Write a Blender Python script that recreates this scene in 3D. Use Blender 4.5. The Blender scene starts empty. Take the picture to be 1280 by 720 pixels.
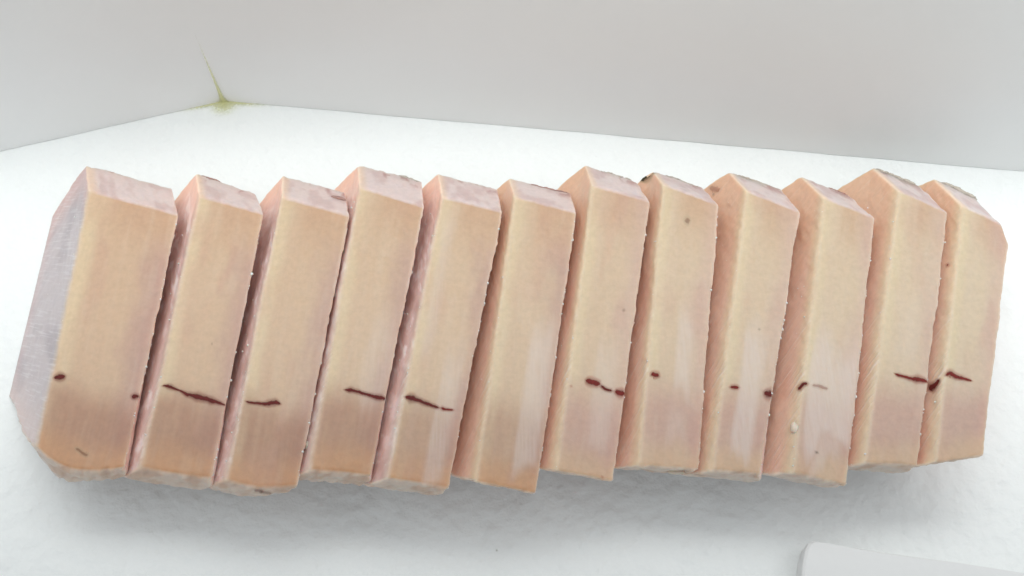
import bpy, math
import numpy as np
from mathutils import Vector
from mathutils.bvhtree import BVHTree

S = bpy.context.scene
COL = S.collection

# ------------------------------------------------------------------ camera
FPX, PITCH, DIST = 1400.0, math.radians(62), 0.5
fw = np.array([0, math.cos(PITCH), -math.sin(PITCH)])
up = np.array([0, math.sin(PITCH), math.cos(PITCH)])
rt = np.array([1.0, 0, 0])
CAM = -DIST * fw
cd = bpy.data.cameras.new('camera')
cam = bpy.data.objects.new('camera', cd)
COL.objects.link(cam)
cam.location = CAM
cam.rotation_euler = (math.pi / 2 - PITCH, 0, 0)
cd.sensor_width = 36
cd.lens = 36 * FPX / 1280
cd.clip_start, cd.clip_end = 0.01, 50
cd.dof.use_dof = True
cd.dof.focus_distance = 0.475
cd.dof.aperture_fstop = 18
S.camera = cam

# ------------------------------------------------------------------ light
W = bpy.data.worlds.new('World')
S.world = W
W.use_nodes = True
bg = W.node_tree.nodes['Background']
bg.inputs[0].default_value = (0.93, 0.97, 1.0, 1)
bg.inputs[1].default_value = 0.48


def area(name, loc, aim, size, power, col, spread=180):
    l = bpy.data.lights.new(name, 'AREA')
    l.shape = 'RECTANGLE'
    l.size, l.size_y, l.energy, l.color = size[0], size[1], power, col
    l.spread = math.radians(spread)
    o = bpy.data.objects.new(name, l)
    COL.objects.link(o)
    o.location = loc
    o.rotation_euler = (Vector(aim) - Vector(loc)).to_track_quat('-Z', 'Y').to_euler()


area('added_strip_light', (0.02, 0.05, 0.31), (0.02, 0.02, 0), (1.0, 0.12), 0.49, (0.98, 1.0, 0.98), 90)  # low strip lamp, added so the floor dims towards the front
area('added_side_light', (-0.42, -0.06, 0.40), (-0.2, -0.02, 0), (0.2, 0.2), 0.15, (1, 1, 1))  # added lamp, no real fixture: brightens the floor's left end and back wall
area('added_side_light', (0.42, -0.06, 0.40), (0.2, -0.02, 0), (0.2, 0.2), 0.27, (1, 1, 1))  # added counterpart for the right end

vs = S.view_settings
vs.view_transform = 'Standard'
vs.look = 'None'
vs.exposure = 0.13
vs.gamma = 1.0


# ------------------------------------------------------------------ helpers
def un(px, py, z):
    d = fw + (px - 640) / FPX * rt - (py - 360) / FPX * up
    return CAM + d * ((z - CAM[2]) / d[2])


def lin(c):
    c = np.asarray(c, float) / 255
    return np.where(c <= .04045, c / 12.92, ((c + .055) / 1.055) ** 2.4)


def sstep(a, b, x):
    t = np.clip((x - a) / (b - a), 0, 1)
    return t * t * (3 - 2 * t)


_T = np.random.RandomState(7).rand(32, 32, 32)


def noise(p):                                   # tri-linear value noise, 0..1
    p = np.asarray(p, float)
    i = np.floor(p).astype(int)
    f = p - i
    f = f * f * (3 - 2 * f)
    r = 0
    for a in (0, 1):
        for b in (0, 1):
            for c in (0, 1):
                w = (f[..., 0] if a else 1 - f[..., 0]) * (f[..., 1] if b else 1 - f[..., 1]) * (f[..., 2] if c else 1 - f[..., 2])
                r = r + w * _T[(i[..., 0] + a) % 32, (i[..., 1] + b) % 32, (i[..., 2] + c) % 32]
    return r


def fbm(p, n=3):
    r, a, t = 0, 1.0, 0
    for k in range(n):
        r = r + a * noise(np.asarray(p) * 2 ** k + 3.7 * k)
        t += a
        a *= .5
    return r / t


def mesh_obj(name, V, F, mat, parent=None, loc=(0, 0, 0), smooth=True, cols=None, attrs=None, sharp=None):
    me = bpy.data.meshes.new(name)
    loc = np.asarray(loc, float)
    me.from_pydata([tuple(v) for v in (np.asarray(V, float) - loc)], [], [tuple(int(i) for i in f) for f in F])
    if smooth:
        me.polygons.foreach_set('use_smooth', [True] * len(me.polygons))
    if cols is not None:
        a = me.color_attributes.new('col', 'FLOAT_COLOR', 'POINT')
        c = np.ones((len(V), 4)); c[:, :3] = cols
        a.data.foreach_set('color', c.ravel())
    for k, vals in (attrs or {}).items():
        a = me.attributes.new(k, 'FLOAT', 'POINT')
        a.data.foreach_set('value', np.asarray(vals, float).ravel())
    if sharp:
        me.set_sharp_from_angle(angle=math.radians(sharp))
    me.materials.append(mat)
    me.update()
    o = bpy.data.objects.new(name, me)
    COL.objects.link(o)
    if parent:
        o.parent = parent
    else:
        o.location = loc
    return o


def empty(name, loc, label, cat, group=None):
    o = bpy.data.objects.new(name, None)
    o.empty_display_size = .02
    COL.objects.link(o)
    o.location = loc
    o['label'] = label
    o['category'] = cat
    if group:
        o['group'] = group
    return o


# ------------------------------------------------------------------ materials
def newmat(name):
    m = bpy.data.materials.new(name)
    m.use_nodes = True
    nt = m.node_tree
    return m, nt, nt.nodes['Principled BSDF']


def node(nt, t, **kw):
    n = nt.nodes.new(t)
    for k, v in kw.items():
        if k in n.inputs:
            n.inputs[k].default_value = v
        else:
            setattr(n, k, v)
    return n


def foam_mat(name, col, bead=260.0, bump=.35, rough=.62):
    m, nt, b = newmat(name)
    L = nt.links.new
    tc = node(nt, 'ShaderNodeTexCoord')
    vo = node(nt, 'ShaderNodeTexVoronoi', Scale=bead)
    vo.feature = 'SMOOTH_F1'
    n1 = node(nt, 'ShaderNodeTexNoise', Scale=130.0, Detail=5.0)
    n2 = node(nt, 'ShaderNodeTexNoise', Scale=900.0, Detail=2.0)
    for n in (vo, n1, n2):
        L(tc.outputs['Object'], n.inputs['Vector'])
    bp1 = node(nt, 'ShaderNodeBump', Strength=bump, Distance=.0008)
    bp2 = node(nt, 'ShaderNodeBump', Strength=bump * .9, Distance=.0026)
    bp3 = node(nt, 'ShaderNodeBump', Strength=bump * .5, Distance=.0003)
    L(vo.outputs['Distance'], bp1.inputs['Height']); bp1.invert = True
    L(n1.outputs['Fac'], bp2.inputs['Height']); L(bp1.outputs[0], bp2.inputs['Normal'])
    L(n2.outputs['Fac'], bp3.inputs['Height']); L(bp2.outputs[0], bp3.inputs['Normal'])
    L(bp3.outputs[0], b.inputs['Normal'])
    n3 = node(nt, 'ShaderNodeTexNoise', Scale=14.0, Detail=5.0)
    L(tc.outputs['Object'], n3.inputs['Vector'])
    mx = node(nt, 'ShaderNodeMix', data_type='RGBA')
    L(n3.outputs['Fac'], mx.inputs[0])
    c = np.array(col)
    mx.inputs[6].default_value = (*(c * .965), 1)
    mx.inputs[7].default_value = (*np.minimum(c * 1.02, .95), 1)
    L(mx.outputs[2], b.inputs['Base Color'])
    b.inputs['Roughness'].default_value = rough
    b.inputs['Specular IOR Level'].default_value = .35
    return m


FOAM = foam_mat('white_foam', (.86, .885, .88), bump=.6)
FOAMW = foam_mat('white_foam_wall', (.88, .89, .885), bump=.07)
SHEET = foam_mat('white_foam_sheet', (.80, .805, .80), bump=.12, rough=.5)


def flesh_mat():
    m, nt, b = newmat('fish_flesh')
    L = nt.links.new
    tc = node(nt, 'ShaderNodeTexCoord')
    at = node(nt, 'ShaderNodeAttribute', attribute_name='col')
    lf = node(nt, 'ShaderNodeAttribute', attribute_name='saw')
    fr = node(nt, 'ShaderNodeAttribute', attribute_name='frost')
    # fine fibre mottling along the slab
    mp = node(nt, 'ShaderNodeMapping'); mp.inputs['Scale'].default_value = (1100, 70, 1100)
    L(tc.outputs['Object'], mp.inputs[0])
    nf = node(nt, 'ShaderNodeTexNoise', Scale=1.0, Detail=4.0, Roughness=.6)
    L(mp.outputs[0], nf.inputs['Vector'])
    nm = node(nt, 'ShaderNodeTexNoise', Scale=420.0, Detail=5.0, Roughness=.65)
    L(tc.outputs['Object'], nm.inputs['Vector'])
    # saw arcs on the cut side: concentric about a far point
    mp2 = node(nt, 'ShaderNodeMapping')
    mp2.inputs['Location'].default_value = (0, .17, -.26)
    mp2.inputs['Scale'].default_value = (.05, 1, 1)
    L(tc.outputs['Object'], mp2.inputs[0])
    ln = node(nt, 'ShaderNodeVectorMath', operation='LENGTH')
    L(mp2.outputs[0], ln.inputs[0])
    ad = node(nt, 'ShaderNodeMath', operation='MULTIPLY'); ad.inputs[1].default_value = 900.0
    L(ln.outputs['Value'], ad.inputs[0])
    cb = node(nt, 'ShaderNodeCombineXYZ')
    L(ad.outputs[0], cb.inputs[0])
    sc = node(nt, 'ShaderNodeTexNoise', Scale=1.0, Detail=3.0, Roughness=.7)
    wz = node(nt, 'ShaderNodeSeparateXYZ'); L(tc.outputs['Object'], wz.inputs[0])
    z2 = node(nt, 'ShaderNodeMath', operation='MULTIPLY'); z2.inputs[1].default_value = 60.0
    L(wz.outputs[2], z2.inputs[0]); L(z2.outputs[0], cb.inputs[1])
    L(cb.outputs[0], sc.inputs['Vector'])
    # colour
    r1 = node(nt, 'ShaderNodeMapRange'); r1.inputs['From Min'].default_value = .3; r1.inputs['From Max'].default_value = .7
    r1.inputs['To Min'].default_value = .985; r1.inputs['To Max'].default_value = 1.012
    L(nf.outputs['Fac'], r1.inputs['Value'])
    r2 = node(nt, 'ShaderNodeMapRange'); r2.inputs['From Min'].default_value = .3; r2.inputs['From Max'].default_value = .7
    r2.inputs['To Min'].default_value = .94; r2.inputs['To Max'].default_value = 1.06
    L(nm.outputs['Fac'], r2.inputs['Value'])
    mu = node(nt, 'ShaderNodeMath', operation='MULTIPLY')
    L(r1.outputs[0], mu.inputs[0]); L(r2.outputs[0], mu.inputs[1])
    c1 = node(nt, 'ShaderNodeVectorMath', operation='SCALE')
    L(at.outputs['Color'], c1.inputs[0]); L(mu.outputs[0], c1.inputs['Scale'])
    r3 = node(nt, 'ShaderNodeMapRange'); r3.inputs['From Min'].default_value = .52; r3.inputs['From Max'].default_value = .72
    r3.inputs['To Max'].default_value = .5
    L(sc.outputs['Fac'], r3.inputs['Value'])
    m3 = node(nt, 'ShaderNodeMath', operation='MULTIPLY'); L(r3.outputs[0], m3.inputs[0]); L(lf.outputs['Fac'], m3.inputs[1])
    mx = node(nt, 'ShaderNodeMix', data_type='RGBA')
    L(m3.outputs[0], mx.inputs[0]); L(c1.outputs[0], mx.inputs[6]); mx.inputs[7].default_value = (.78, .68, .62, 1)
    mp4 = node(nt, 'ShaderNodeMapping'); mp4.inputs['Rotation'].default_value = (-.52, 0, 0)
    L(tc.outputs['Object'], mp4.inputs[0])
    mp3 = node(nt, 'ShaderNodeMapping'); mp3.inputs['Scale'].default_value = (0, 1000, 70)
    L(mp4.outputs[0], mp3.inputs[0])
    ns = node(nt, 'ShaderNodeTexNoise', Scale=1.0, Detail=3.0, Roughness=.6); L(mp3.outputs[0], ns.inputs['Vector'])
    scr = node(nt, 'ShaderNodeAttribute', attribute_name='scratch')
    r5 = node(nt, 'ShaderNodeMapRange'); r5.inputs['From Min'].default_value = .50; r5.inputs['From Max'].default_value = .74
    r5.inputs['To Max'].default_value = .55
    L(ns.outputs['Fac'], r5.inputs['Value'])
    m5 = node(nt, 'ShaderNodeMath', operation='MULTIPLY'); L(r5.outputs[0], m5.inputs[0]); L(scr.outputs['Fac'], m5.inputs[1])
    mx5 = node(nt, 'ShaderNodeMix', data_type='RGBA'); L(m5.outputs[0], mx5.inputs[0]); L(mx.outputs[2], mx5.inputs[6])
    mx5.inputs[7].default_value = (.74, .71, .71, 1)
    mx = mx5
    # frost: broken along fibre
    r4 = node(nt, 'ShaderNodeMapRange'); r4.inputs['From Min'].default_value = .30; r4.inputs['From Max'].default_value = .70
    L(nf.outputs['Fac'], r4.inputs['Value'])
    a4 = node(nt, 'ShaderNodeMath', operation='MULTIPLY_ADD'); a4.inputs[1].default_value = .30; a4.inputs[2].default_value = .46
    L(r4.outputs[0], a4.inputs[0])
    m4 = node(nt, 'ShaderNodeMath', operation='MULTIPLY'); L(a4.outputs[0], m4.inputs[0]); L(fr.outputs['Fac'], m4.inputs[1])
    mx2 = node(nt, 'ShaderNodeMix', data_type='RGBA')
    L(m4.outputs[0], mx2.inputs[0]); L(mx.outputs[2], mx2.inputs[6]); mx2.inputs[7].default_value = (.62, .53, .48, 1)
    L(mx2.outputs[2], b.inputs['Base Color'])
    # relief
    b1 = node(nt, 'ShaderNodeBump', Strength=.15, Distance=.0003); L(nf.outputs['Fac'], b1.inputs['Height'])
    b2 = node(nt, 'ShaderNodeBump', Strength=.25, Distance=.0004); L(nm.outputs['Fac'], b2.inputs['Height']); L(b1.outputs[0], b2.inputs['Normal'])
    b3 = node(nt, 'ShaderNodeBump', Strength=.8, Distance=.0005); L(m3.outputs[0], b3.inputs['Height']); L(b2.outputs[0], b3.inputs['Normal'])
    L(b3.outputs[0], b.inputs['Normal'])
    rr = node(nt, 'ShaderNodeMapRange'); rr.inputs['To Min'].default_value = .30; rr.inputs['To Max'].default_value = .5
    L(nm.outputs['Fac'], rr.inputs['Value']); L(rr.outputs[0], b.inputs['Roughness'])
    b.inputs['Specular IOR Level'].default_value = .35
    b.inputs['Subsurface Weight'].default_value = .5
    b.inputs['Subsurface Radius'].default_value = (1.0, .62, .42)
    b.inputs['Subsurface Scale'].default_value = .008
    return m


FLESH = flesh_mat()


def plain(name, col, rough=.5, noise_scale=600., var=.25, sss=0., bump=.4):
    m, nt, b = newmat(name)
    L = nt.links.new
    tc = node(nt, 'ShaderNodeTexCoord')
    n = node(nt, 'ShaderNodeTexNoise', Scale=noise_scale, Detail=4.0)
    L(tc.outputs['Object'], n.inputs['Vector'])
    mx = node(nt, 'ShaderNodeMix', data_type='RGBA')
    L(n.outputs['Fac'], mx.inputs[0])
    c = np.array(col)
    mx.inputs[6].default_value = (*(c * (1 - var)), 1); mx.inputs[7].default_value = (*np.minimum(c * (1 + var), 1), 1)
    L(mx.outputs[2], b.inputs['Base Color'])
    bp = node(nt, 'ShaderNodeBump', Strength=bump, Distance=.0004)
    L(n.outputs['Fac'], bp.inputs['Height']); L(bp.outputs[0], b.inputs['Normal'])
    b.inputs['Roughness'].default_value = rough
    b.inputs['Subsurface Weight'].default_value = sss
    b.inputs['Subsurface Scale'].default_value = .004
    return m


def stain_mat(name, col, gain=1.0, even=False):
    """thin film that fades out at its ragged rim"""
    m, nt, b = newmat(name)
    L = nt.links.new
    tc = node(nt, 'ShaderNodeTexCoord')
    at = node(nt, 'ShaderNodeAttribute', attribute_name='fade')
    n = node(nt, 'ShaderNodeTexNoise', Scale=900.0, Detail=3.0)
    L(tc.outputs['Object'], n.inputs['Vector'])
    a = node(nt, 'ShaderNodeMath', operation='MULTIPLY_ADD'); a.inputs[1].default_value = .4; a.inputs[2].default_value = -.2
    L(n.outputs['Fac'], a.inputs[0])
    s = node(nt, 'ShaderNodeMath', operation='ADD'); L(at.outputs['Fac'], s.inputs[0]); L(a.outputs[0], s.inputs[1])
    r = node(nt, 'ShaderNodeMapRange', interpolation_type='SMOOTHSTEP'); r.inputs['From Min'].default_value = .05; r.inputs['From Max'].default_value = .95 if even else 1.12
    r.inputs['To Max'].default_value = gain
    L(s.outputs[0], r.inputs['Value'])
    if even:
        L(r.outputs[0], b.inputs['Alpha'])
    else:                                              # solid core with a faint bleed into the flesh around it
        r.inputs['From Min'].default_value = .45; r.inputs['From Max'].default_value = .88
        h = node(nt, 'ShaderNodeMapRange', interpolation_type='SMOOTHSTEP'); h.inputs['From Min'].default_value = .02; h.inputs['From Max'].default_value = .6
        h.inputs['To Max'].default_value = .30 * gain
        L(at.outputs['Fac'], h.inputs['Value'])
        mxm = node(nt, 'ShaderNodeMath', operation='MAXIMUM'); L(r.outputs[0], mxm.inputs[0]); L(h.outputs[0], mxm.inputs[1])
        L(mxm.outputs[0], b.inputs['Alpha'])
    mx = node(nt, 'ShaderNodeMix', data_type='RGBA'); L(n.outputs['Fac'], mx.inputs[0])
    c = np.array(col)
    mx.inputs[6].default_value = (*(c * (.9 if even else .6)), 1); mx.inputs[7].default_value = (*(c * (1.1 if even else 1.4)), 1)
    L(mx.outputs[2], b.inputs['Base Color'])
    b.inputs['Roughness'].default_value = .4
    cr = node(nt, 'ShaderNodeMapRange'); cr.inputs['From Min'].default_value = .35; cr.inputs['From Max'].default_value = .72
    L(s.outputs[0], cr.inputs['Value'])
    m2 = node(nt, 'ShaderNodeMix', data_type='RGBA'); L(cr.outputs[0], m2.inputs[0])
    m2.inputs[6].default_value = (*np.minimum(c * (1.2 if even else np.array([3.2, 6.0, 6.0])), 1), 1)
    L(mx.outputs[2], m2.inputs[7]); L(m2.outputs[2], b.inputs['Base Color'])
    b.inputs['Roughness'].default_value = .6
    b.inputs['Specular IOR Level'].default_value = .2
    return m


BLOOD = stain_mat('dark_blood', (.105, .012, .010))
BLOODR = stain_mat('red_blood', (.15, .014, .011))
BLOODF = stain_mat('faint_blood', (.28, .12, .09), .4)
BRUISE = stain_mat('brown_bruise', (.22, .13, .09), .45)
BLACK = stain_mat('black_speck', (.015, .012, .010))
ICE = plain('white_ice', (.80, .76, .72), .35, sss=.3, var=.06)
DROP = plain('clear_ice_drop', (.66, .56, .45), .2, sss=.4, var=.05, bump=.1)
SKIN = plain('grey_skin', (.46, .41, .35), .55, 700, .35)
OLIVE = stain_mat('dark_skin', (.055, .048, .025))
REDSKIN = plain('red_tissue', (.36, .22, .19), .5, 500, .5, sss=.2)
GLUE = stain_mat('yellow_glue', (.68, .68, .36), .85, True)

# ------------------------------------------------------------------ the foam box
corner = un(280, 127, 0)
backR = un(1280, 215, 0)
leftL = un(0, 190, 0)
bd = (backR - corner) / np.linalg.norm(backR - corner)
ld = (leftL - corner) / np.linalg.norm(leftL - corner)
box = empty('foam_box', (0, 0, 0), 'open white foam box with yellow stain in its back corner under the fish', 'box')

# floor: one slab
Z = -.03
far = .35
pts = [(-.9, far), (.9, far), (.9, -.9), (-.9, -.9)]
V = [(x, y, 0) for x, y in pts] + [(x, y, Z) for x, y in pts]
F = [(3, 2, 1, 0), (4, 5, 6, 7)] + [(i, (i + 1) % 4, 4 + (i + 1) % 4, 4 + i) for i in range(4)]
mesh_obj('box_floor', V, F, FOAM, box, smooth=False)

HW = .13
rise = np.array([.018, .012, 1.0])           # the corner edge: slight draft
rise = rise * HW


nb = np.array([bd[1], -bd[0], 0]);  nb = nb if nb[1] < 0 else -nb
nl = np.array([ld[1], -ld[0], 0]);  nl = nl if nl[1] < 0 else -nl


def wall(name, d, other, length, n, flip):
    """foam wall from the middle of the rounded corner outwards; its foot is rounded into a shallow groove"""
    zs = [(-.004, .0003), (.0001, .0003), (.0004, .0001), (.0012, .0)]
    zs += [(HW * t, 0.) for t in (.03, .06, .1, .15, .2, .27, .35, .45, .55, .65, .75, .87, 1.)]
    m, mc = 60, 12
    V, F = [], []
    q = len(zs) + 2
    for k in range(m + 1):
        for z, back in zs:
            zz = max(z, 0)
            tl = .003 + .20 * min(zz / HW, 1)          # the corner opens out with height
            if k <= mc:
                t = .5 + .5 * k / mc                          # half of a quadratic curve round the corner
                off = other * tl * (1 - t) ** 2 + d * tl * t * t
                nn = (nb + nl) * (1 - t) * 2 * .5 + n * (2 * t - 1)
                nn = nn / np.linalg.norm(nn)
            else:
                s_ = tl + (length - tl) * ((k - mc) / (m - mc)) ** 1.3
                off, nn = d * s_, n
            wob = .0005 * (noise(np.array([np.dot(off, d) * 90, 3.3 + length, 1.])) - .5) * (z < .01)
            V.append(corner + off + rise * zz / HW * np.array([1, 1, 0]) + np.array([0, 0, z]) - nn * (back + wob))
        top = V[-1]
        foot = V[-len(zs)]
        V.append(top - nn * .03)
        V.append(foot - nn * .034)
    for k in range(m):
        for j in range(q):
            a, b_ = k * q + j, k * q + (j + 1) % q
            c, e = a + q, b_ + q
            F.append((a, c, e, b_) if not flip else (a, b_, e, c))
    F.append(tuple(range(q))); F.append(tuple(m * q + j for j in reversed(range(q))))
    return mesh_obj(name, V, F, FOAMW, box, sharp=35)


wall('back_wall', bd, ld, .62, nb, False)
wall('side_wall', ld, bd, .45, nl, True)


# yellow glue that has run out of the corner joint: a thin film on the floor and up the corner edge
def glue_film():
    V, F, fa = [], [], []
    a0 = math.atan2(bd[1], bd[0]); a1 = math.atan2(ld[1], ld[0])
    if a1 > 0:
        a1 -= 2 * math.pi
    m, q = 48, 12
    for i in range(m + 1):
        t = i / m
        th = a0 + (a1 - a0) * t
        e = abs(2 * t - 1)
        rad = .010 + .022 * max(0, (e - .80) / .20) ** 1.5 + .004 * noise(np.array([t * 9, 2.2, 5.]))
        for j in range(q + 1):
            r = rad * j / q
            V.append(corner + np.array([math.cos(th), math.sin(th), 0]) * r + np.array([0, 0, .0007]))
            fa.append((1 - j / q) ** 1.2)
    for i in range(m):
        for j in range(q):
            a = i * (q + 1) + j
            F.append((a, a + q + 1, a + q + 2, a + 1))
    mesh_obj('glue_stain', V, F, GLUE, box, attrs={'fade': fa})
    V, F, fa = [], [], []
    side = (bd - ld) / np.linalg.norm(bd - ld)
    inn = (nb + nl) / np.linalg.norm(nb + nl)
    m, q = 60, 8
    for i in range(m + 1):
        z = .0008 + .060 * i / m
        hw = .0035 * math.exp(-z / .0035) + .0011 * (1 - i / m) + .0003
        tl = .003 + .20 * z / HW
        c = corner + (bd + ld) * tl / 4 + rise * z / HW * np.array([1, 1, 0]) + np.array([0, 0, z])
        for j in range(q + 1):
            k = 2 * j / q - 1
            # hug both walls: further out the surface falls back
            V.append(c + side * hw * k + inn * (.0006 + .35 * hw * abs(k) * 0))
            fa.append((1 - abs(k)) * min(1, 1.15 - i / m))
    for i in range(m):
        for j in range(q):
            a = i * (q + 1) + j
            F.append((a, a + 1, a + q + 2, a + q + 1))
    mesh_obj('glue_stain', V, F, GLUE, box, attrs={'fade': fa})


glue_film()


# white foam offcut at the lower right
def offcut():
    zt = .011
    P = [(1000, 780), (1001, 735), (1003, 705), (1006, 688), (1010, 679), (1016, 676), (1028, 677), (1060, 683), (1100, 689), (1150, 696),
         (1200, 703), (1250, 711), (1300, 719), (1370, 731), (1400, 780)]
    top = np.array([un(x, y, zt) for x, y in P])
    c = top.mean(0)
    V, F = [], []
    n = len(top)
    rings = [(0, .0), (.0, .0012), (.0005, .0004), (.0014, 0)]
    for z, ins in ((0, .0002), (zt - .0015, 0), (zt - .0005, .0003), (zt, .0013)):
        for k in range(n):
            p = top[k].copy(); d = c - p; d[2] = 0; d /= np.linalg.norm(d)
            p = p + d * ins; p[2] = z
            V.append(p)
    for r in range(3):
        for k in range(n):
            a, b_ = r * n + k, r * n + (k + 1) % n
            F.append((a, a + n, b_ + n, b_))
    F.append(tuple(reversed([3 * n + k for k in range(n)]))); F.append(tuple(range(n)))
    loc = (c[0], c[1], 0)
    o = mesh_obj('foam_sheet', V, F, SHEET, None, loc, smooth=False)
    o['label'] = 'thin white foam sheet with a rounded corner at the bottom right'
    o['category'] = 'foam sheet'


offcut()

# ------------------------------------------------------------------ the fish steaks
H = .038
# far-left ridge A, far-right ridge B, top face: D far-left, C far-right, E near-right, F near-left ; lip = depth of the near end shown
BL = [
 dict(A=(107,206),B=(216,237),C=(223,267),D=(110,238),E=(155,584),F=(45,560), lip=.0006, bow=.0052, cut='grey'),
 dict(A=(245,217),B=(321,243),C=(330,266),D=(249,246),E=(264,597),F=(175,583), bow=.0008, lip=.0014, cut='mauve'),
 dict(A=(353,220),B=(433,241),C=(437,269),D=(352,247),E=(372,606),F=(283,598), bow=.0022, lip=.0004, cut='mauve'),
 dict(A=(447,207),B=(528,228),C=(531,257),D=(449,235),E=(464,594),F=(387,588), lip=.0010, cut='mauve'),
 dict(A=(547,217),B=(622,238),C=(629,263),D=(552,246),E=(562,610),F=(484,599), lip=.0006, cut='mauve'),
 dict(A=(636,223),B=(714,243),C=(722,264),D=(643,246),E=(671,618),F=(595,603), lip=-.004, cut='salmon'),
 dict(A=(731,206),B=(796,229),C=(814,250),D=(740,232),E=(768,602),F=(695,590), lip=-.0035, cut='salmon'),
 dict(A=(815,213),B=(880,237),C=(899,255),D=(829,231),E=(876,586),F=(798,583), lip=-.001, cut='salmon'),
 dict(A=(910,214),B=(976,238),C=(1002,265),D=(933,239),E=(953,592),F=(890,588), lip=.0005, cut='salmon'),
 dict(A=(1001,220),B=(1062,246),C=(1095,272),D=(1030,248),E=(1061,606),F=(990,592), lip=-.001, cut='salmon'),
 dict(A=(1091,210),B=(1150,235),C=(1187,264),D=(1124,239),E=(1149,582),F=(1080,580), lip=.0010, cut='salmon'),
 dict(A=(1167,223),B=(1232,255),C=(1265,285),D=(1204,257),E=(1231,569),F=(1168,580), lip=.0010, cut='salmon'),
]
LABELS = [
 'leftmost and widest pale fish steak, its whole grey lilac cut side showing',
 'fish steak second from left with the longest dark blood line across its lower third',
 'fish steak third from left with reddish brown patch on its near bottom end',
 'fish steak fourth from left with a clean slanting blood line and raised far end',
 'fish steak fifth from left, its blood line thinning out towards a pale frosty stripe',
 'fish steak sixth from left, plain pale surface with no blood line',
 'fish steak seventh from left with one black speck and a broken red blood line',
 'fish steak with a dark olive skin scrap on its far corner and faint brown spot',
 'fish steak fourth from right with frosty stripe and red blot on its right edge',
 'heavily frosted fish steak with a white ice drop on its lower left edge',
 'fish steak second from right, wavy red line reaching its right edge and grey skin strip',
 'rightmost fish steak, its smooth rounded right end standing against the bare white floor',
]
FROST = {
 3: [(.55, .95, .25, .55, .35)],
 4: [(.12, .30, .45, .95, .4), (.55, .85, .02, .42, .6)],
 5: [(.55, .92, .08, .55, .75)],
 6: [(.45, .8, .12, .45, .5)],
 7: [(.45, .72, .22, .60, .8), (.4, .7, .05, .2, .4)],
 8: [(.30, .72, .02, .52, .95)],
 9: [(.12, .95, .12, .50, 1.0), (.3, .8, .02, .2, .6)],
 10: [(.3, .7, .35, .6, .25)],
 11: [(.2, .6, .2, .4, .15)],
}


def grid_box(nx, ny, nz):
    """closed surface of an nx*ny*nz lattice; returns index coordinates and quads"""
    idx, P, F = {}, [], []

    def vid(i, j, k):
        key = (i, j, k)
        if key not in idx:
            idx[key] = len(P); P.append(key)
        return idx[key]
    for k, fl in ((0, True), (nz, False)):
        for i in range(nx):
            for j in range(ny):
                q = [vid(i, j, k), vid(i + 1, j, k), vid(i + 1, j + 1, k), vid(i, j + 1, k)]
                F.append(q[::-1] if fl else q)
    for i, fl in ((0, True), (nx, False)):
        for j in range(ny):
            for k in range(nz):
                q = [vid(i, j, k), vid(i, j + 1, k), vid(i, j + 1, k + 1), vid(i, j, k + 1)]
                F.append(q[::-1] if fl else q)
    for j, fl in ((0, False), (ny, True)):
        for i in range(nx):
            for k in range(nz):
                q = [vid(i, j, k), vid(i + 1, j, k), vid(i + 1, j, k + 1), vid(i, j, k + 1)]
                F.append(q[::-1] if fl else q)
    return np.array(P, float), F


def interp(w, xs, ys):
    return np.interp(w, xs, ys)


def ray_px(bvh, px, py):
    d = fw + (px - 640) / FPX * rt - (py - 360) / FPX * up
    d = d / np.linalg.norm(d)
    hit = bvh.ray_cast(Vector(CAM), Vector(d))
    return hit[0], hit[1]


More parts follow.
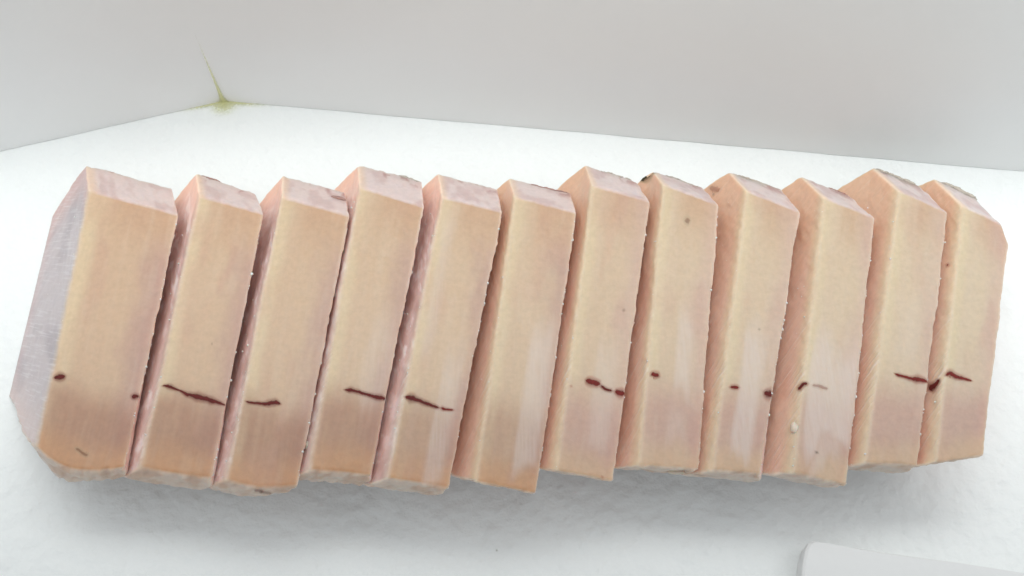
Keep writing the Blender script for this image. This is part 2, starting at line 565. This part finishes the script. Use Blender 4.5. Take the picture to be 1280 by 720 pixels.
def make_steak(i, b):
    rs = np.random.RandomState(100 + i)
    A, B = un(*b['A'], .62 * H), un(*b['B'], .60 * H)
    C, D, E, Fq = (un(*b[k], H) for k in 'CDEF')
    ln = .5 * (np.linalg.norm(D - Fq) + np.linalg.norm(C - E))
    wd = .5 * (np.linalg.norm(C - D) + np.linalg.norm(E - Fq))
    along = (D - Fq + C - E); along[2] = 0; along /= np.linalg.norm(along)
    across = np.array([along[1], -along[0], 0])
    nx, ny, nz = int(wd / .0007), int(ln / .0010), 52
    P, F = grid_box(nx, ny, nz)
    n3 = np.array([nx, ny, nz], float)
    half = np.array([wd, ln, H]) / 2
    p = (P / n3 * 2 - 1) * half
    r = np.array([.0011])
    q = np.clip(p, -(half - r), half - r)
    dv = p - q
    dl = np.linalg.norm(dv, axis=1, keepdims=True)
    # vertices inside a face have only one active axis
    pr = np.where(dl > 1e-9, q + r * dv / np.maximum(dl, 1e-9), p)
    nrm = dv / np.maximum(dl, 1e-9)
    t = (pr / half + 1) / 2
    u, v, w = t[:, 0], t[:, 1], t[:, 2]
    U = u[:, None]
    shear = .034
    base = -across[None, :] * (shear * (1 - w))[:, None]
    if i < 11:                                         # the cut side leans out until it all but meets its neighbour
        nxt = BL[i + 1]
        gap = min(np.dot(un(*nxt['D'], H) - C, across), np.dot(un(*nxt['F'], H) - E, across))
        base = base + across[None, :] * (u * .82 * gap * sstep(0, .0075, (1 - w) * H))[:, None]
    near = Fq * (1 - U) + E * U + base
    farT = D * (1 - U) + C * U
    farA = A * (1 - U) + B * U
    # the ridge on the far end sits where the photograph shows it; below it the end tucks back in
    s_up = np.clip((1 - w) / .38, 0, 1)[:, None]
    farU = farT * (1 - s_up) + farA * s_up
    baseA = -across * (shear * .38)
    lo = np.clip((.62 - w) / .62, 0, 1)[:, None]
    if i == 11:
        farU = farU - along * (.0075 * sstep(.72, 1.0, u) ** 1.6)[:, None]
        farA = farA - along * (.0075 * sstep(.72, 1.0, u) ** 1.6)[:, None]
    farA2 = farA + (base + across[None, :] * (shear * (1 - w))[:, None]) * lo
    farL = farA2 + (-across * (shear * .62)) * lo + along * (-.013 * lo ** 1.3)
    farP = np.where(w[:, None] > .62, farU, farL)
    lip = b['lip']
    nofs = np.interp(w, [0, .25, .55, .74, .88, 1], [.028, .014, .003 - min(lip, 0) * 1.5, -lip, -lip * .55, 0])
    if i == 0:                                         # the cut corner of the end piece runs straight down to the sole
        corner_cut = np.interp(w, [0, .3, .6, .85, 1], [.036, .025, .012, .004, .001])
        g = 1 - sstep(.0, .5, u)
        nofs = nofs * (1 - g) + corner_cut * g
    near = near + along[None, :] * nofs[:, None]
    near = near - along[None, :] * (b.get('bow', 0) * np.sin(math.pi * u ** .8) * sstep(.2, .7, w))[:, None]
    X = near * (1 - v)[:, None] + farP * v[:, None]
    X[:, 2] = w * H
    # right-hand edge slightly lower; soft sag across the top
    X[:, 2] -= sstep(.55, 1, w) * (.0012 * u ** 2 + .0004 * np.sin(v * 3.0 + i))
    # unevenness
    k = np.array([p[:, 0], p[:, 1], p[:, 2]]).T + i * .37
    lowf = (fbm(k * 40, 2) - .5) * .0012
    fine = (fbm(k * 420, 3) - .5)
    up_ = np.maximum(nrm[:, 2], 0)
    lft, rgt = np.maximum(-nrm[:, 0], 0), np.maximum(nrm[:, 0], 0)
    nea, fa = np.maximum(-nrm[:, 1], 0), np.maximum(nrm[:, 1], 0)
    edgeR = np.exp(-((1 - u) * wd / .0016) ** 2) * np.exp(-((1 - w) * H / .003) ** 2)
    edgeL = np.exp(-(u * wd / .0012) ** 2) * np.exp(-((1 - w) * H / .002) ** 2)
    amp = .00012 * up_ + .00035 * lft + .0003 * rgt + .0011 * nea + .0007 * fa
    rag = .55 * noise(np.stack([p[:, 1] * 130, p[:, 1] * 0 + i * 1.7, p[:, 0] * 0], 1)) + .45 * noise(np.stack([p[:, 1] * 480, p[:, 1] * 0 + i * 2.3, p[:, 0] * 0 + 4], 1)) ** 3
    wn = nrm[:, 0:1] * across + nrm[:, 1:2] * along + nrm[:, 2:3] * np.array([0, 0, 1.])
    dis = lowf * (.35 + .65 * sstep(.05, .3, w)) + fine * amp * 2
    dis = dis * sstep(.0, .06, w)                      # the sole stays flat on the floor
    X = X + wn * dis[:, None]
    X = X + across * (edgeR * (rag - .35) * .0009)[:, None]
    X = X - across * (edgeL * (noise(np.stack([p[:, 1] * 500, p[:, 1] * 0 + i + 9, p[:, 0] * 0], 1)) - .5) * .0003)[:, None]
    X[:, 2] = np.maximum(X[:, 2], 0.0003 * (w > 0.001))

    # ---- colour of the flesh, its sides lifted against shade
    def mixc(c, col, m):
        return c * (1 - m[:, None]) + lin(col) * m[:, None]
    n1 = fbm(k * np.array([120, 40, 120]) + 5)
    n2 = fbm(k * np.array([350, 45, 350]) + 9)
    n4 = fbm(k * 180 + 31)
    right = i / 11
    c = np.tile(lin((214, 184, 152)) * (1 - right) + lin((222, 199, 168)) * right, (len(u), 1))
    c = mixc(c, (226, 205, 168), .85 * (1 - sstep(.08, .26, u + (n1 - .5) * .08)))          # pale rim by the cut
    c = mixc(c, (205, 165, 132), .55 * sstep(.75, .98, v) * sstep(.2, .5, u))
    if i < 6:
        c = mixc(c, (190, 154, 142), .75 * sstep(.55, 1.0, u + (n1 - .5) * .5) * (1 - sstep(.75, .95, v)))
        lowm = 1 - sstep(.20, .33, v + (n1 - .5) * .09 + .03 * u)
        c = mixc(c, (172, 124, 98), ((.70 if i < 4 else .5) * lowm * (.6 + .8 * n2)))
        c = mixc(c, (214, 166, 122), .7 * (1 - sstep(.02, .13, v + (n1 - .5) * .06)))
    else:
        c = mixc(c, (212, 182, 166), .6 * sstep(.5, 1.0, u + (n1 - .5) * .5))
        lowm = 1 - sstep(.2, .34, v + (n1 - .5) * .08 + .03 * u)
        c = mixc(c, (202, 162, 146), .72 * lowm)
        c = mixc(c, (222, 190, 150), .6 * (1 - sstep(.02, .12, v + (n1 - .5) * .06)))
    c = mixc(c, (206, 160, 138), .22 * sstep(.54, .74, n1))
    c = mixc(c, (230, 210, 184), .14 * sstep(.50, .76, n2))
    # cut side
    lm = np.clip(lft * 1.3 - .2, 0, 1)
    if b['cut'] == 'grey':
        s = np.tile(lin((190, 180, 179)), (len(u), 1))
        st = fbm(np.stack([p[:, 1] * 800, p[:, 2] * 45, p[:, 1] * 0 + 2], 1), 3)
        s = mixc(s, (168, 158, 160), .8 * sstep(.45, .65, fbm(k * 50 + 3)))
        s = mixc(s, (206, 172, 164), .7 * sstep(.84, 1.0, v + (1 - w) * .1 + .1 * (n1 - .5)))
        s = mixc(s, (206, 176, 172), .5 * (1 - sstep(.0, .25, w)))
        s = mixc(s, (222, 200, 190), .5 * (1 - sstep(.0, .2, v)))
    elif b['cut'] == 'mauve':
        s = np.tile(lin((200, 172, 162)), (len(u), 1))
        s = mixc(s, (226, 214, 208), .9 * sstep(.48, .62, fbm(k * 300 + 31)) * (.4 + .6 * sstep(.45, .6, n4)))
        s = mixc(s, (176, 140, 130), .5 * sstep(.5, .65, fbm(k * 90 + 7)))
        s = mixc(s, (216, 172, 148), .9 * sstep(.82, .98, v))
    else:
        s = np.tile(lin((208, 170, 147)), (len(u), 1))
        s = mixc(s, (200, 150, 126), .5 * sstep(.5, .65, n1))
        s = mixc(s, (216, 176, 142), .7 * sstep(.55, .95, v))
        s = mixc(s, (226, 198, 158), .8 * sstep(.86, .985, w))
    c = c * (1 - lm[:, None]) + s * lm[:, None]
    rm = np.clip(rgt * 1.3 - .2, 0, 1)
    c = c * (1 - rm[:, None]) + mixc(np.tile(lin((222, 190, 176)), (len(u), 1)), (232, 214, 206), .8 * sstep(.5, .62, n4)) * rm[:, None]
    # far end: thin whitish membrane with reddish flecks, greyer at the ridge
    fm = np.clip(fa * 1.3 - .15, 0, 1)
    e = np.tile(lin((216, 200, 194)), (len(u), 1))
    e = mixc(e, (196, 170, 164), .6 * sstep(.45, .65, n4))
    e = mixc(e, (160, 104, 94), .75 * sstep(.60, .70, fbm(k * 260 + 50)) * (1 - sstep(.62, .80, w)))
    e = mixc(e, (176, 164, 150), (.8 if i in (8, 10, 11) else .25) * (1 - sstep(.60, .72, w + (n4 - .5) * .15)))
    e = mixc(e, (220, 196, 172), .8 * (1 - sstep(.04, .16, u)))
    c = c * (1 - fm[:, None]) + e * fm[:, None]
    # near end: pale frosted rim
    nm = np.clip(nea * 1.3 - .15, 0, 1)
    e = np.tile(lin((222, 206, 188)), (len(u), 1))
    e = mixc(e, (206, 176, 150), .7 * sstep(.45, .65, n4))
    e = mixc(e, (212, 204, 202), .6 * (1 - sstep(.55, .85, w)))
    c = c * (1 - nm[:, None]) + e * nm[:, None]
    rim = np.maximum(edgeL, edgeR * .5)
    c = mixc(c, (230, 212, 186), .5 * rim)
    frost = np.zeros(len(u))
    for (u0, u1, v0, v1, g) in FROST.get(i, []):
        jit = (n2 - .5) * .10
        m = sstep(u0 - .06, u0 + .06, u + jit) * (1 - sstep(u1 - .08, u1 + .08, u + jit)) * sstep(v0 - .03, v0 + .05, v + (n1 - .5) * .25) * (1 - sstep(v1 - .14, v1 + .06, v + (n1 - .5) * .25))
        frost = np.maximum(frost, m * g)
    frost *= np.clip(up_ * 1.5, 0, 1)
    saw = lm * ({'grey': .35, 'mauve': 1.0, 'salmon': 1.1}[b['cut']]) * (.35 + .65 * (1 - sstep(.35, .75, v)))
    if b['cut'] == 'grey':
        saw = lm * .0
    scratch = lm * (.35 + .65 * sstep(.40, .60, fbm(np.stack([p[:, 1] * 60, p[:, 2] * 30, p[:, 0] * 0 + 8], 1)))) if b['cut'] == 'grey' else lm * 0
    tone = (np.array([.815, .80, .825]) * (1 - right) + np.array([.775, .80, .85]) * right)[None, :] * np.ones((len(u), 1))
    tone = tone * (1 + {'grey': .24, 'mauve': .66, 'salmon': .44}[b['cut']] * (lm * (1 - .6 * sstep(.86, .985, w)))[:, None] + .20 * fm[:, None] * np.array([1.1, 1.0, .9]))  # cut sides lightened in the colour to offset shade in the gaps
    tone = tone * (1 + .12 * nm[:, None] + .45 * rm[:, None])  # right sides lightened in the colour likewise, near ends a little paler
    loc = X.mean(0); loc[2] = 0
    root = empty('fish_steak', loc, LABELS[i], 'fish steak', 'pale fish steaks laid in a row')
    mesh_obj('flesh', X, F, FLESH, root, loc, cols=np.clip(c * tone, 0, 1), attrs={'saw': saw, 'frost': frost, 'scratch': scratch})
    bvh = BVHTree.FromPolygons([Vector(x) for x in X], F)
    return root, loc, bvh, (A, B, C, D, E, Fq, across, along)


def stain(name, steak, pts, mat, label=None):
    """film lying on the steak along a line of (x, y, width) seen in the photograph"""
    root, loc, bvh = steak[:3]
    pts = np.array(pts, float)
    seg = np.r_[0, np.cumsum(np.linalg.norm(np.diff(pts[:, :2], axis=0), axis=1))]
    n = max(int(seg[-1] / 1.2), 6)
    tt = np.linspace(0, seg[-1], n)
    x, y, wd = (np.interp(tt, seg, pts[:, k]) for k in range(3))
    rs = np.random.RandomState(int(pts[0, 0] * 7 + pts[0, 1]))
    ph = rs.rand() * 50
    wob = noise(np.stack([tt * .22 + ph, tt * 0, tt * 0], 1)) - .5
    tap = np.clip(np.minimum(np.arange(n), np.arange(n)[::-1]) / max(n * .16, 2), .2, 1) ** .7
    wid = tap * wd * 1.12 * (1.1 + .5 * (noise(np.stack([tt * .16 + ph, tt * 0 + 7, tt * 0], 1)) - .2)) * 1.3
    tx, ty = np.gradient(x), np.gradient(y)
    tl = np.hypot(tx, ty); nxx, nyy = -ty / tl, tx / tl
    y = y + wob * .8
    ks = np.linspace(-1, 1, 9)
    V, fade = [], []
    for j in range(n):
        endf = min(1, (j + .01) / 4.0, (n - 1 - j + .01) / 4.0)
        last = None
        for k in ks:
            h, nn = ray_px(bvh, x[j] + nxx[j] * wid[j] * k, y[j] + nyy[j] * wid[j] * k)
            if h is None:
                h, nn = last if last else (Vector(loc), Vector((0, 0, 1)))
            last = (h, nn)
            if nn.dot(Vector(CAM) - h) < 0:
                nn = -nn
            V.append(np.array(h + nn * .00022))
            fade.append((1 - abs(k)) * endf)
    F = []
    m = len(ks)
    for j in range(n - 1):
        for k in range(m - 1):
            a = j * m + k
            q = (a, a + m, a + m + 1, a + 1)
            pp = [V[z] for z in q]
            if max(np.linalg.norm(pp[z] - pp[(z + 1) % 4]) for z in range(4)) < .004:
                F.append(q)
    par = list(range(len(V)))

    def find(a):
        while par[a] != a:
            par[a] = par[par[a]]; a = par[a]
        return a
    for q in F:
        for z in q[1:]:
            par[find(q[0])] = find(z)
    cnt = {}
    for q in F:
        cnt[find(q[0])] = cnt.get(find(q[0]), 0) + 1
    big = max(cnt, key=cnt.get)
    F = [q for q in F if find(q[0]) == big]
    use = sorted({z for q in F for z in q})
    re = {z: k for k, z in enumerate(use)}
    V = [V[z] for z in use]; fade = [fade[z] for z in use]; F = [tuple(re[z] for z in q) for q in F]
    o = mesh_obj(name, V, F, mat, root, loc, attrs={'fade': fade})
    if label:
        o['label'] = label
    return o


def lump(name, steak, t0, t1, width, mat, down=0., label=None, thick=.5):
    """rough raised scrap lying along the far ridge of a steak, from t0 to t1 of its width"""
    root, loc, bvh, (A, B, C, D, E, Fq, across, along) = steak
    rs = np.random.RandomState(int(1000 * t0 + 31 * width + 977 * loc[0]) % 9999)
    n, ns = max(int((t1 - t0) * 40), 9), 10
    cs = []
    for j in range(n):
        t = t0 + (t1 - t0) * j / (n - 1)
        p = A * (1 - t) + B * t
        q = D * (1 - t) + C * t
        p = p + (q - p) * (down + .10 * (noise(np.array([j * .5, loc[0] * 900, 2.2])) - .5))
        h, nn = bvh.find_nearest(Vector(p))[:2]
        nn = np.array(nn) * .5 + along * .5 + np.array([0, 0, .5])
        cs.append((np.array(h), nn / np.linalg.norm(nn)))
    V, F = [], []
    for j in range(n):
        c, nn = cs[j]
        tg = cs[min(j + 1, n - 1)][0] - cs[max(j - 1, 0)][0]
        tg /= max(np.linalg.norm(tg), 1e-9)
        sd = np.cross(tg, nn); sd /= max(np.linalg.norm(sd), 1e-9)
        e = math.sqrt(max(0, 1 - abs(2 * j / (n - 1) - 1) ** 2.5)) + .05
        for k in range(ns):
            a = 2 * math.pi * k / ns
            rr = width * e * (.5 + rs.rand() * .25 + .6 * noise(np.array([j * .9 + loc[0] * 500, k * .9, 3.1])))
            V.append(c + sd * rr * math.cos(a) + nn * (.0001 + thick * rr * math.sin(a)))
    for j in range(n - 1):
        for k in range(ns):
            a, b_ = j * ns + k, j * ns + (k + 1) % ns
            F.append((a, b_, b_ + ns, a + ns))
    F.append(tuple(reversed(range(ns)))); F.append(tuple((n - 1) * ns + k for k in range(ns)))
    o = mesh_obj(name, V, F, mat, root, loc)
    if label:
        o['label'] = label
    return o


def drop(steak, px, py, r, squash=(1, 1.4, .8)):
    root, loc, bvh = steak[:3]
    h, nn = ray_px(bvh, px, py)
    if h is None:
        h, nn = bvh.find_nearest(Vector(un(px, py, H * .8)))[:2]
    V, F = [], []
    nu, nv = 14, 9
    for j in range(nv):
        th = math.pi * (j + .5) / nv
        for k in range(nu):
            ph = 2 * math.pi * k / nu
            d = np.array([math.sin(th) * math.cos(ph), math.sin(th) * math.sin(ph), math.cos(th)])
            V.append(np.array(h) + d * np.array(squash) * r * (.8 + .4 * noise(d * 1.7 + px)))
    for j in range(nv - 1):
        for k in range(nu):
            a, b_ = j * nu + k, j * nu + (k + 1) % nu
            F.append((a, a + nu, b_ + nu, b_))
    F.append(tuple(range(nu))); F.append(tuple(reversed([(nv - 1) * nu + k for k in range(nu)])))
    return mesh_obj('ice_drop', V, F, DROP, root, loc)


_ph = (1 + 5 ** .5) / 2
ICO_V = np.array([(-1, _ph, 0), (1, _ph, 0), (-1, -_ph, 0), (1, -_ph, 0), (0, -1, _ph), (0, 1, _ph), (0, -1, -_ph), (0, 1, -_ph),
                  (_ph, 0, -1), (_ph, 0, 1), (-_ph, 0, -1), (-_ph, 0, 1)]) / math.sqrt(1 + _ph ** 2)
ICO_F = [(0, 11, 5), (0, 5, 1), (0, 1, 7), (0, 7, 10), (0, 10, 11), (1, 5, 9), (5, 11, 4), (11, 10, 2), (10, 7, 6), (7, 1, 8),
         (3, 9, 4), (3, 4, 2), (3, 2, 6), (3, 6, 8), (3, 8, 9), (4, 9, 5), (2, 4, 11), (6, 2, 10), (8, 6, 7), (9, 8, 1)]


def crumbs(steak, i):
    root, loc, bvh, (A, B, C, D, E, Fq, across, along) = steak
    rs = np.random.RandomState(400 + i)
    V, F = [], []
    nE = [14, 22, 14, 12, 22, 24, 16, 22, 30, 34, 12, 5][i]
    nL = [6, 40, 34, 14, 26, 10, 12, 10, 8, 14, 6, 4][i]

    def put(p, s):
        q = bvh.find_nearest(Vector(p))
        if q[0] is None:
            return
        base = len(V)
        j = .6 + .8 * rs.rand(12, 1)
        sc = s * (.6 + .8 * rs.rand(3))
        for vv in ICO_V * j * sc + np.array(q[0]):
            V.append(vv)
        F.extend([(a + base, b_ + base, c_ + base) for a, b_, c_ in ICO_F])
    for _ in range(int(nE * 1.7)):
        t = rs.rand() ** 1.1
        put(C * t + E * (1 - t) + np.array([0, 0, -.0008 - .003 * rs.rand()]), .00022 + .00042 * rs.rand() ** 3)
    for _ in range(int(nL * 1.5)):
        t = rs.rand(); d = rs.rand() ** 1.5
        put(D * t + Fq * (1 - t) - across * .034 * d * .6 + np.array([0, 0, -.038 * d * .6]), .00018 + .00034 * rs.rand() ** 3)
    o = mesh_obj('ice_crumbs', V, F, ICE, root, loc)
    o['kind'] = 'stuff'


ST = [make_steak(i, b) for i, b in enumerate(BL)]
for i, s in enumerate(ST):
    crumbs(s, i)

bs = 'blood_streak'
stain(bs, ST[0], [(64, 473, 2), (71, 472, 4), (78, 471, 4.5), (85, 470, 3)], BLOOD)
stain(bs, ST[0], [(161, 494, 2), (168, 496, 3.5), (177, 494, 3)], BLOOD)
stain(bs, ST[1], [(200, 483, 3), (206, 482, 4), (214, 484, 3), (224, 488, 1.2), (234, 493, 3), (246, 496, 4.5), (258, 499, 4.5), (272, 503, 3), (285, 508, 2)], BLOOD)
stain(bs, ST[2], [(304, 501, 2), (318, 504, 2.2), (332, 505, 3), (345, 503, 4.5), (354, 506, 2.5)], BLOOD)
stain(bs, ST[3], [(427, 487, 2.5), (440, 488, 3), (455, 492, 2.2), (468, 496, 4), (478, 498, 4), (486, 500, 3)], BLOOD)
stain(bs, ST[4], [(503, 496, 3), (512, 497, 5), (524, 501, 3), (540, 507, 3), (552, 511, 3.5)], BLOOD)
stain(bs, ST[4], [(548, 510, 2.5), (560, 512, 2.2), (570, 513, 1.5)], BLOODR)
stain(bs, ST[6], [(729, 474, 3), (737, 477, 5), (745, 479, 5), (753, 482, 3.5)], BLOODR)
stain(bs, ST[6], [(748, 481, 2), (758, 487, 2.5), (768, 490, 2)], BLOOD, 'thin blackish middle of the blood line')
stain(bs, ST[6], [(765, 489, 2.5), (774, 491, 5), (784, 493, 4)], BLOODR)
stain(bs, ST[6], [(711, 481, 2.4), (714, 483, 2.4), (717, 485, 1.6)], BLOODR)
stain(bs, ST[7], [(811, 472, 2), (816, 468, 3.5), (821, 469, 4), (827, 472, 2)], BLOODR)
stain(bs, ST[8], [(909, 484, 2), (918, 484, 3.4), (927, 485, 2.4)], BLOODR)
stain(bs, ST[8], [(952, 489, 3), (959, 492, 6), (964, 493, 6), (968, 492, 4)], BLOOD)
stain(bs, ST[9], [(996, 490, 3), (1000, 485, 3.5), (1005, 480, 3), (1013, 480, 2.4)], BLOOD)
stain(bs, ST[9], [(1012, 481, 3), (1024, 483, 3), (1038, 487, 2.4)], BLOODF, 'faint pink end of the blood line under frost')
stain(bs, ST[10], [(1115, 466, 1.6), (1124, 469, 2.4), (1136, 473, 2.8), (1146, 474, 4.2), (1155, 476, 3.6), (1163, 478, 3)], BLOODR)
stain(bs, ST[11], [(1159, 490, 4), (1165, 485, 5.5), (1171, 479, 4), (1177, 472, 3)], BLOOD, 'dark streak on the cut side')
stain(bs, ST[11], [(1179, 471, 2.4), (1187, 467, 3.6), (1196, 471, 3.6), (1206, 474, 2.4), (1218, 477, 1.5)], BLOODR)

sp = 'dark_speck'
stain(sp, ST[6], [(776, 387, 2.2), (780, 388, 2.8), (783, 389, 2)], BLACK)
stain(sp, ST[7], [(852, 277, 4), (859, 276, 6), (866, 276, 4)], BRUISE, 'soft brown spot')
stain(sp, ST[1], [(263, 430, 1.6), (265, 430, 2), (267, 430, 1.6)], BLACK)
stain(sp, ST[8], [(946, 413, 1.4), (949, 412, 2), (952, 413, 1.4)], BLACK)
stain(sp, ST[9], [(1017, 563, 1.2), (1021, 566, 1.6), (1025, 568, 1.2)], BLACK)
stain(sp, ST[0], [(92, 559, 2), (100, 564, 2.4), (108, 569, 3), (113, 566, 2)], BRUISE, 'thin brown crack')
stain(sp, ST[10], [(1178, 300, 3), (1181, 296, 3), (1183, 293, 2)], BLOODF)
stain(sp, ST[11], [(1182, 336, 2), (1185, 331, 3), (1187, 327, 2)], BLOODR)
stain(sp, ST[6], [(750, 597, 2.5), (753, 596, 3), (755, 594, 2)], BLOODR)
stain(sp, ST[2], [(314, 611, 2), (326, 614, 3), (336, 616, 2.4), (343, 617, 1.6)], BLOODF, 'reddish brown patch on the near end')
stain(sp, ST[2], [(324, 613, 1.4), (327, 614, 1.8), (330, 615, 1.4)], BLACK)

ss = 'skin_strip'
lump(ss, ST[10], .05, .97, .0017, SKIN)
lump(ss, ST[11], .15, .92, .0019, SKIN)
stain('skin_scrap', ST[7], [(799, 229, 3), (804, 223, 6), (810, 218, 6), (816, 215, 4), (823, 216, 2)], OLIVE, 'dark olive skin scrap')
lump(ss, ST[7], .25, .9, .0010, SKIN)
lump(ss, ST[8], .2, .8, .0009, SKIN)
stain('red_tissue', ST[8], [(885, 240, 4), (890, 236, 6), (896, 237, 6), (901, 243, 4)], BLOODF)
lump(ss, ST[3], .62, .99, .0013, SKIN)
lump('red_tissue', ST[2], .75, .98, .0014, REDSKIN, down=.35)
lump('red_tissue', ST[1], .08, .45, .0008, REDSKIN)
lump('red_tissue', ST[5], .35, .95, .0008, REDSKIN)
lump(ss, ST[6], .3, .95, .0009, SKIN)
lump('red_tissue', ST[9], .55, 1.0, .0010, REDSKIN)
drop(ST[9], 993, 535, .0017)
drop(ST[3], 384, 556, .0011, (.7, 1.6, .7))
drop(ST[7], 845, 592, .0016, (2.2, .6, .8))

# a dark speck on the foam floor
def floor_bits():
    V, F, fa = [], [], []
    p = un(621, 688, .0006)
    for j in range(5):
        for k in range(12):
            a = 2 * math.pi * k / 12
            V.append(p + np.array([math.cos(a), math.sin(a), 0]) * .0009 * j / 4 * (.8 + .4 * noise(np.array([k * .9, 1., 1.]))))
            fa.append(1 - j / 4)
    for j in range(4):
        for k in range(12):
            a, b_ = j * 12 + k, j * 12 + (k + 1) % 12
            F.append((a, a + 12, b_ + 12, b_))
    mesh_obj('dark_speck', V, F, BRUISE, box, attrs={'fade': fa})


floor_bits()
